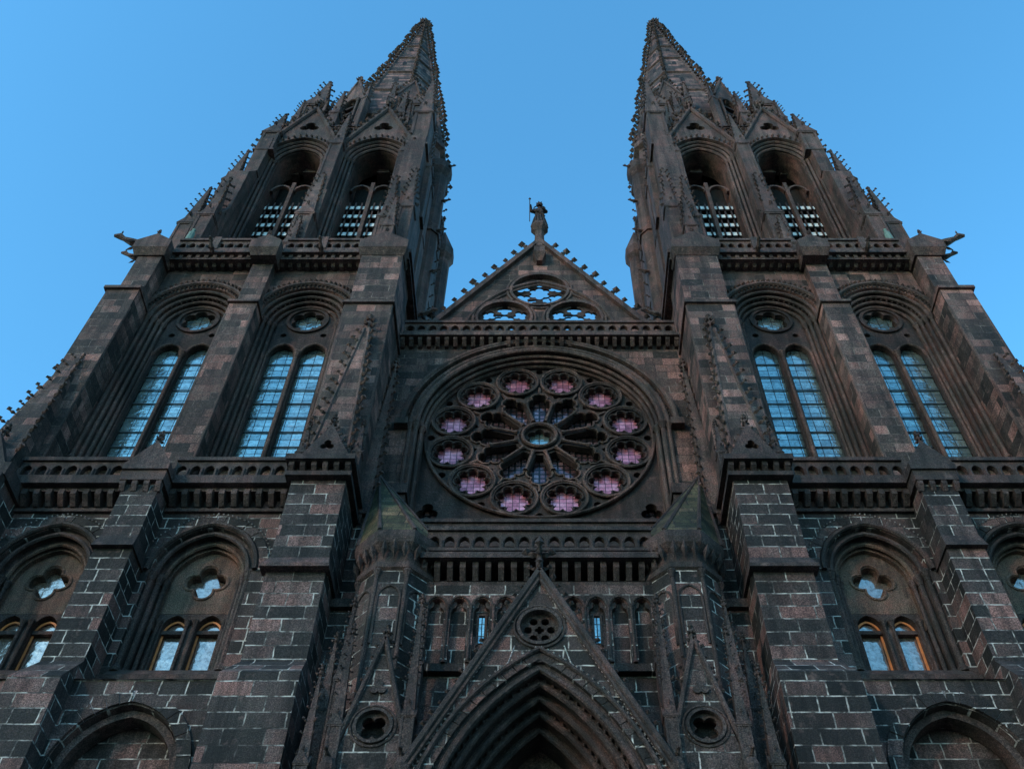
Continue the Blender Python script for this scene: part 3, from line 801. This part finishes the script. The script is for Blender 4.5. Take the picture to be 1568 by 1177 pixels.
# turrets
for s_ in (-1,1):
    x, y = s_*3.45, -1.35
    lw.lathe(x,y,[(0.92,0),(0.92,17.3)],8,pi/8)
    cl.lathe(x,y,[(0.93,17.3),(1.0,17.35),(1.0,17.5),(0.93,17.55),(0.93,17.85),(1.12,18.05),(1.16,18.2),(1.16,18.4),(1.08,18.45)],8,pi/8)
    for k in range(8):
        a = k*pi/4
        for q in (-0.25,0,0.25):
            px = x+0.93*math.cos(a)-q*math.sin(a); py = y+0.93*math.sin(a)+q*math.cos(a)
            cl.octa((px,py,17.6),(math.cos(a)*0.35,math.sin(a)*0.35,1),0.5,0.08)
        aa = a+pi/8
        colonette(cl,x+0.92*math.cos(aa),y+0.92*math.sin(aa),13.0,17.3,0.05)
        old = cl.tf.copy()
        cl.tf = Matrix.Translation((x,y,0))@Matrix.Rotation(a+pi/2,4,'Z')@Matrix.Translation((0,-0.86,0))
        roll(cl,arch(0,16.5,0.27,0.35,0,5,15.2),0.0,0.035,5)
        cl.tf = old
    ov = [(x+1.12*math.cos(pi/8+k*pi/4), y+1.12*math.sin(pi/8+k*pi/4), 18.43) for k in range(8)]
    ap = (s_*4.75,0.3,23.2)
    ms.add(ov+[ap], [(k,(k+1)%8,8) for k in range(8)]+[tuple(range(8))])
    for k in range(8):
        cl.tube([ov[k],ap],[0.06,0.03],5)
    lw.box(min(s_*3.9,s_*5.1),max(s_*3.9,s_*5.1),-1.1,-0.4,0,17.0)
    cl.box(min(s_*3.9,s_*5.1),max(s_*3.9,s_*5.1),-1.25,-0.4,17.0,17.25)
# portal gable & arch
PY = -3.5
def pa(t, n=20, zb=None): return arch(0,9.8,2.25,4.68,t,n,zb)
arc = pa(0.0)
gz = 11.3
right = [p_ for p_ in arc if p_[1] >= gz]
poly = [(-2.55,gz)]+[(right[0][0],gz)]+right+[(right[-1][0],gz)]+[(2.55,gz),(0,16.0)]
lw.panel(poly, [circ(0,14.62,0.42,24)], PY, PY+0.5)
lw.panel([(-2.55,0),(-2.25,0)]+[(-2.25,9.8)]+[p_ for p_ in arc if p_[1] < gz and p_[0] < 0]+[(right[0][0],gz-0.01),(-2.55,gz-0.01)],[],PY,PY+1.9)
lw.panel([(2.55,0),(2.25,0)]+[(2.25,9.8)]+[p_ for p_ in reversed(arc) if p_[1] < gz and p_[0] > 0]+[(right[-1][0],gz-0.01),(2.55,gz-0.01)],[],PY,PY+1.9)
tr.panel(circ(0,14.62,0.42,24),[foil(0,14.62,0.1,4,0,4)]+[circ(0.24*math.cos(q*pi/3),14.62+0.24*math.sin(q*pi/3),0.09,8) for q in range(6)],PY+0.1,PY+0.2)
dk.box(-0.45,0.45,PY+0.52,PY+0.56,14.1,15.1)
ring(cl,0,14.62,0.4,0.47,PY-0.07,PY+0.1); roll(cl,circ(0,14.62,0.52,24),PY-0.02,0.035,5,True)
voussoirs(lw, mo, 0,9.8,2.25,4.68,-0.0,0.17,PY-0.04,PY+0.05,18,0.03)
for k,(t0,t1,yy) in enumerate(((-0.16,0.0,PY+0.06),(-0.3,-0.16,PY+0.3),(-0.44,-0.3,PY+0.55),(-0.58,-0.44,PY+0.8),(-0.72,-0.58,PY+1.1))):
    cl.band(pa(t0,20,0),pa(t1,20,0),yy,PY+1.88)
    roll(cl, pa(t0+0.0,20), yy-0.03, 0.055, 6)
    roll(cl, pa(t0+0.07,20), yy-0.02, 0.03, 5)
    if k in (1,3): beads(cl, pa(t0+0.1,20), yy-0.02, 0.1, 0.2)
roll(cl, pa(0.2,24), PY-0.08, 0.05, 6)
beads(mo, pa(0.29,28), PY-0.02, 0.055, 0.14)
for s_ in (-1,1):
    for o,r in ((0.0,0.08),(0.13,0.045)):
        cl.tube([(s_*(2.62-o),PY-0.06,gz-0.05),(0,PY-0.06,16.1-o*1.7)],r,6)
    P0 = Vector((s_*2.64,PY+0.15,gz)); P1 = Vector((s_*0.08,PY+0.15,16.1))
    cl.crockets(P0,P1,(s_,0,0.55),0.17,0.27)
    nb = 46
    for i in range(nb):
        q = P0.lerp(P1,(i+0.5)/nb)
        mo.octa((q.x-s_*0.09,PY-0.0,q.z-0.24),(0,-1,0),0.07,0.03)
cl.panel([(-0.28,13.75),(0.28,13.75),(0,14.15)],[],PY-0.02,PY+0.02)
for s_ in (-1,1):
    roll(mo,[(s_*0.5,14.15),(s_*0.62,13.75),(s_*1.2,12.95)],PY-0.005,0.015,5)
cl.tube([(0,PY+0.2,15.8),(0,PY+0.2,16.4),(0,PY+0.2,17.15)],[0.13,0.08,0.06],6)
for z,w in ((16.35,0.2),(16.75,0.3),(16.78,0.28)):
    for k in range(4):
        a = k*pi/2
        cl.crocket((0.04*math.cos(a),PY+0.2+0.04*math.sin(a),z),(math.cos(a),math.sin(a),0.2),w)
cl.octa((0,PY+0.2,17.0),(0,0,1),0.36,0.11)
bf.panel(arch(0,9.8,2.25,4.68,-0.7,16,8.0),[],PW-0.12,PW+0.01)
for k in range(-3,4):
    x = k*0.36
    z = 10.9+0.5*math.cos(k*0.5)
    bf.lathe(x,PW-0.2,[(0.13,z-0.6),(0.15,z-0.3),(0.11,z),(0.13,z+0.12),(0.04,z+0.16),(0.08,z+0.24),(0.08,z+0.32),(0.02,z+0.38)],8)
ring(bf,0,12.0,0.3,0.4,PW-0.25,PW-0.1,20)
bf.lathe(0,PW-0.2,[(0.12,11.7),(0.14,11.95),(0.05,12.1),(0.08,12.2),(0.02,12.32)],8)
bf.box(-1.5,1.5,PW-0.3,PW-0.1,7.7,8.0)
wd = c('doors', M_wood)
wd.box(-1.45,-0.12,PW-0.1,PW-0.02,0.6,7.6); wd.box(0.12,1.45,PW-0.1,PW-0.02,0.6,7.6)
lw.box(-0.12,0.12,PW-0.25,PW,0.6,7.7)
for s_ in (-1,1):
    x = s_*3.15; y0 = -3.35
    lw.box(x-0.58,x+0.58,y0,-1.6,0,12.0)
    lw.panel([(x-0.58,11.98),(x+0.58,11.98),(x,14.3)],[circ(x,12.42,0.33,20)],y0,y0+0.35)
    tr.panel(circ(x,12.42,0.33,20),[foil(x,12.42,0.27,4,pi/4,5)],y0+0.06,y0+0.14)
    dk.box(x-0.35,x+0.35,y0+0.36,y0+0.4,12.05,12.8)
    lw.panel([(x-0.5,11.95),(x+0.5,11.95),(x,13.9)],[],y0+0.42,-1.6)
    ring(cl,x,12.42,0.32,0.38,y0-0.06,y0+0.06,20); roll(cl,circ(x,12.42,0.43,20),y0-0.01,0.03,5,True)
    cl.panel(foil(x,13.25,0.17,3,pi/2,4),[],y0-0.05,y0)
    for q in (-1,1):
        cl.tube([(x+q*0.66,y0-0.03,11.95),(x,y0-0.03,14.45)],0.055,6)
        cl.crockets((x+q*0.66,y0+0.1,12.0),(x+q*0.04,y0+0.1,14.4),(q,0,0.5),0.13,0.25)
    cl.finial(x,y0+0.1,14.3,0.55)
    roll(cl,arch(x,11.0,0.34,0.45,0,8,5.0),y0-0.03,0.06,6)
    roll(mo,arch(x,11.0,0.42,0.53,0,8),y0-0.01,0.025,6)
    for px,zs_,zt in ((2.5,12.6,15.4),(3.85,12.4,14.6),(4.35,11.6,13.6)):
        cl.pinnacle(s_*px,y0+0.05,8,0.13,zs_,zt,0.1,0.26)
    cl.pinnacle(s_*2.62,-2.2,11,0.13,14.6,16.2,0.1,0.26)
    cl.pinnacle(s_*4.5,-2.0,11,0.14,13.6,15.4,0.1,0.26)
    cl.pinnacle(s_*4.1,-2.6,11,0.12,13.9,15.9,0.1,0.26)
    for px in (2.5,3.85):
        gargoyle(cl,(s_*px,y0-0.05,11.7),(0.1*s_,-1,0),0.35)
        cl.lathe(s_*px,y0-0.15,[(0.05,11.1),(0.13,11.3),(0.16,11.5),(0.1,11.65)],8)
# --- nave behind
up.box(-5.2,5.2,8,60,0,31.2)
nv = c('nave_roof', M_moss)
nv.panel([(-5.3,31.3),(5.3,31.3),(0,36.6)],[],8.0,60)
up.box(-5.2,5.2,2.25,8.1,0,31.1)
st = c('steps', M_pave)
for k in range(4):
    st.box(-6-0.4*k,6+0.4*k,-4.4-0.4*k,-3.1,0.0,0.6-0.15*k) if k else st.box(-6,6,-4.4,-1.0,0,0.6)

# ------------------------------------------------------------------ realise
root = bpy.data.objects.new('gothic_cathedral', None); scene.collection.objects.link(root)
for (name, mname), (b, mat) in BUILD.items():
    if not b.v: continue
    me = bpy.data.meshes.new(name); me.from_pydata(b.v, [], b.f)
    bm = bmesh.new(); bm.from_mesh(me); bmesh.ops.recalc_face_normals(bm, faces=bm.faces); bm.to_mesh(me); bm.free()
    me.materials.append(mat)
    o = bpy.data.objects.new(name, me); scene.collection.objects.link(o); o.parent = root

# ------------------------------------------------------------------ statue (crowned figure with halo and staff)
def statue():
    rt = bpy.data.objects.new('statue', None); scene.collection.objects.link(rt)
    bx, by, bz = 0.0, 2.6, ga+1.62
    V = [(0,0,1.15),(0,0,1.4),(0,-0.01,1.62),(0,-0.01,1.76),(0,-0.02,1.95),
         (-0.24,0,1.6),(-0.40,-0.08,1.42),(-0.42,-0.25,1.66),(0.24,0,1.6),(0.34,-0.08,1.36),(0.16,-0.28,1.38),
         (0.0,0.02,0.8),(0,0.02,0.4),(0,0.0,0.03),(-0.43,-0.29,1.74),(0.08,-0.31,1.40)]
    Ed = [(0,1),(1,2),(2,3),(3,4),(2,5),(5,6),(6,7),(7,14),(2,8),(8,9),(9,10),(10,15),(0,11),(11,12),(12,13)]
    R = [(0.24,0.17),(0.24,0.17),(0.18,0.13),(0.07,0.07),(0.135,0.14),(0.12,0.11),(0.1,0.09),(0.06,0.055),(0.12,0.11),(0.1,0.09),(0.06,0.055),
         (0.31,0.22),(0.34,0.25),(0.40,0.30),(0.05,0.05),(0.05,0.05)]
    me = bpy.data.meshes.new('figure'); me.from_pydata([(x+bx,y+by,z+bz) for x,y,z in V], Ed, [])
    o = bpy.data.objects.new('figure', me); scene.collection.objects.link(o); o.parent = rt
    sk = o.modifiers.new('s','SKIN'); 
    for i, r in enumerate(R): me.skin_vertices[0].data[i].radius = r
    me.skin_vertices[0].data[0].use_root = True
    sb = o.modifiers.new('d','SUBSURF'); sb.levels = 2; sb.render_levels = 2
    me.materials.append(M_trac)
    b = Bd()
    b.tf = Matrix.Translation((bx,by,bz))
    b.lathe(0,-0.02,[(0.11,2.05),(0.14,2.12),(0.16,2.2),(0.1,2.2)],10)
    for k in range(7):
        a = 2*pi*k/7; b.octa((0.13*math.cos(a),-0.02+0.13*math.sin(a),2.16),(math.cos(a)*0.3,math.sin(a)*0.3,1),0.14,0.03)
    b.tube([(0.27*math.cos(2*pi*k/20),0.06,1.97+0.27*math.sin(2*pi*k/20)) for k in range(20)],0.03,5,True)
    b.tube([(-0.45,-0.3,0.05),(-0.46,-0.31,2.15)],0.022,5)
    b.octa((-0.46,-0.31,2.1),(0,0,1),0.3,0.07)
    for k in range(14):
        a = 2*pi*k/14
        b.tube([(0.2*math.cos(a),0.15*math.sin(a),1.1),(0.29*math.cos(a),0.23*math.sin(a),0.6),(0.37*math.cos(a+0.1),0.29*math.sin(a+0.1),0.02)],[0.02,0.04,0.055],5)
    b.tube([(-0.26,-0.08,1.5),(0,-0.24,1.2),(0.24,-0.1,0.9)],[0.05,0.07,0.05],6)
    b.octa((-0.03,-0.19,1.93),(0,-1,-0.2),0.06,0.025)
    me2 = bpy.data.meshes.new('robe_and_attributes'); me2.from_pydata(b.v, [], b.f); me2.materials.append(M_trac)
    o2 = bpy.data.objects.new('robe_and_attributes', me2); scene.collection.objects.link(o2); o2.parent = rt
statue()

# ------------------------------------------------------------------ ground
gm = bpy.data.meshes.new('ground'); S = 3000
gm.from_pydata([(-S,-S,0),(S,-S,0),(S,S,0),(-S,S,0)], [], [(0,1,2,3)]); gm.materials.append(M_pave)
scene.collection.objects.link(bpy.data.objects.new('ground', gm))

# ------------------------------------------------------------------ light
SUN_EL, SUN_AZ = math.radians(18), math.radians(222)
w = bpy.data.worlds.new('World'); scene.world = w; w.use_nodes = True
nt = w.node_tree; bg = nt.nodes['Background']
sky = nt.nodes.new('ShaderNodeTexSky'); sky.sky_type = 'NISHITA'; sky.sun_disc = False
sky.sun_elevation = SUN_EL; sky.sun_rotation = SUN_AZ; sky.ozone_density = 1.4; sky.dust_density = 0.3; sky.air_density = 1.0
tint = mixrgb(nt, 1.0, sky.outputs[0], (0.64, 1.04, 1.12), 'MULTIPLY')
hsn = nt.nodes.new('ShaderNodeHueSaturation'); hsn.inputs['Saturation'].default_value = 1.08; hsn.inputs['Value'].default_value = 2.95
nt.links.new(tint, hsn.inputs['Color']); nt.links.new(hsn.outputs[0], bg.inputs[0]); bg.inputs[1].default_value = 0.15
sl = bpy.data.lights.new('sun', 'SUN'); sl.energy = 1.5; sl.angle = math.radians(5); sl.color = (1,0.66,0.46)
so = bpy.data.objects.new('sun', sl); scene.collection.objects.link(so)
d = Vector((math.sin(SUN_AZ)*math.cos(SUN_EL), math.cos(SUN_AZ)*math.cos(SUN_EL), math.sin(SUN_EL)))
so.rotation_euler = d.to_track_quat('Z','Y').to_euler()

# ------------------------------------------------------------------ camera
cam = bpy.data.cameras.new('camera'); co = bpy.data.objects.new('camera', cam); scene.collection.objects.link(co)
cam.lens = 34.9; cam.sensor_width = 36; cam.clip_end = 8000; cam.shift_x = -0.0268
co.location = (0,-20,1.6); co.rotation_euler = (math.radians(142),0,0)
scene.camera = co
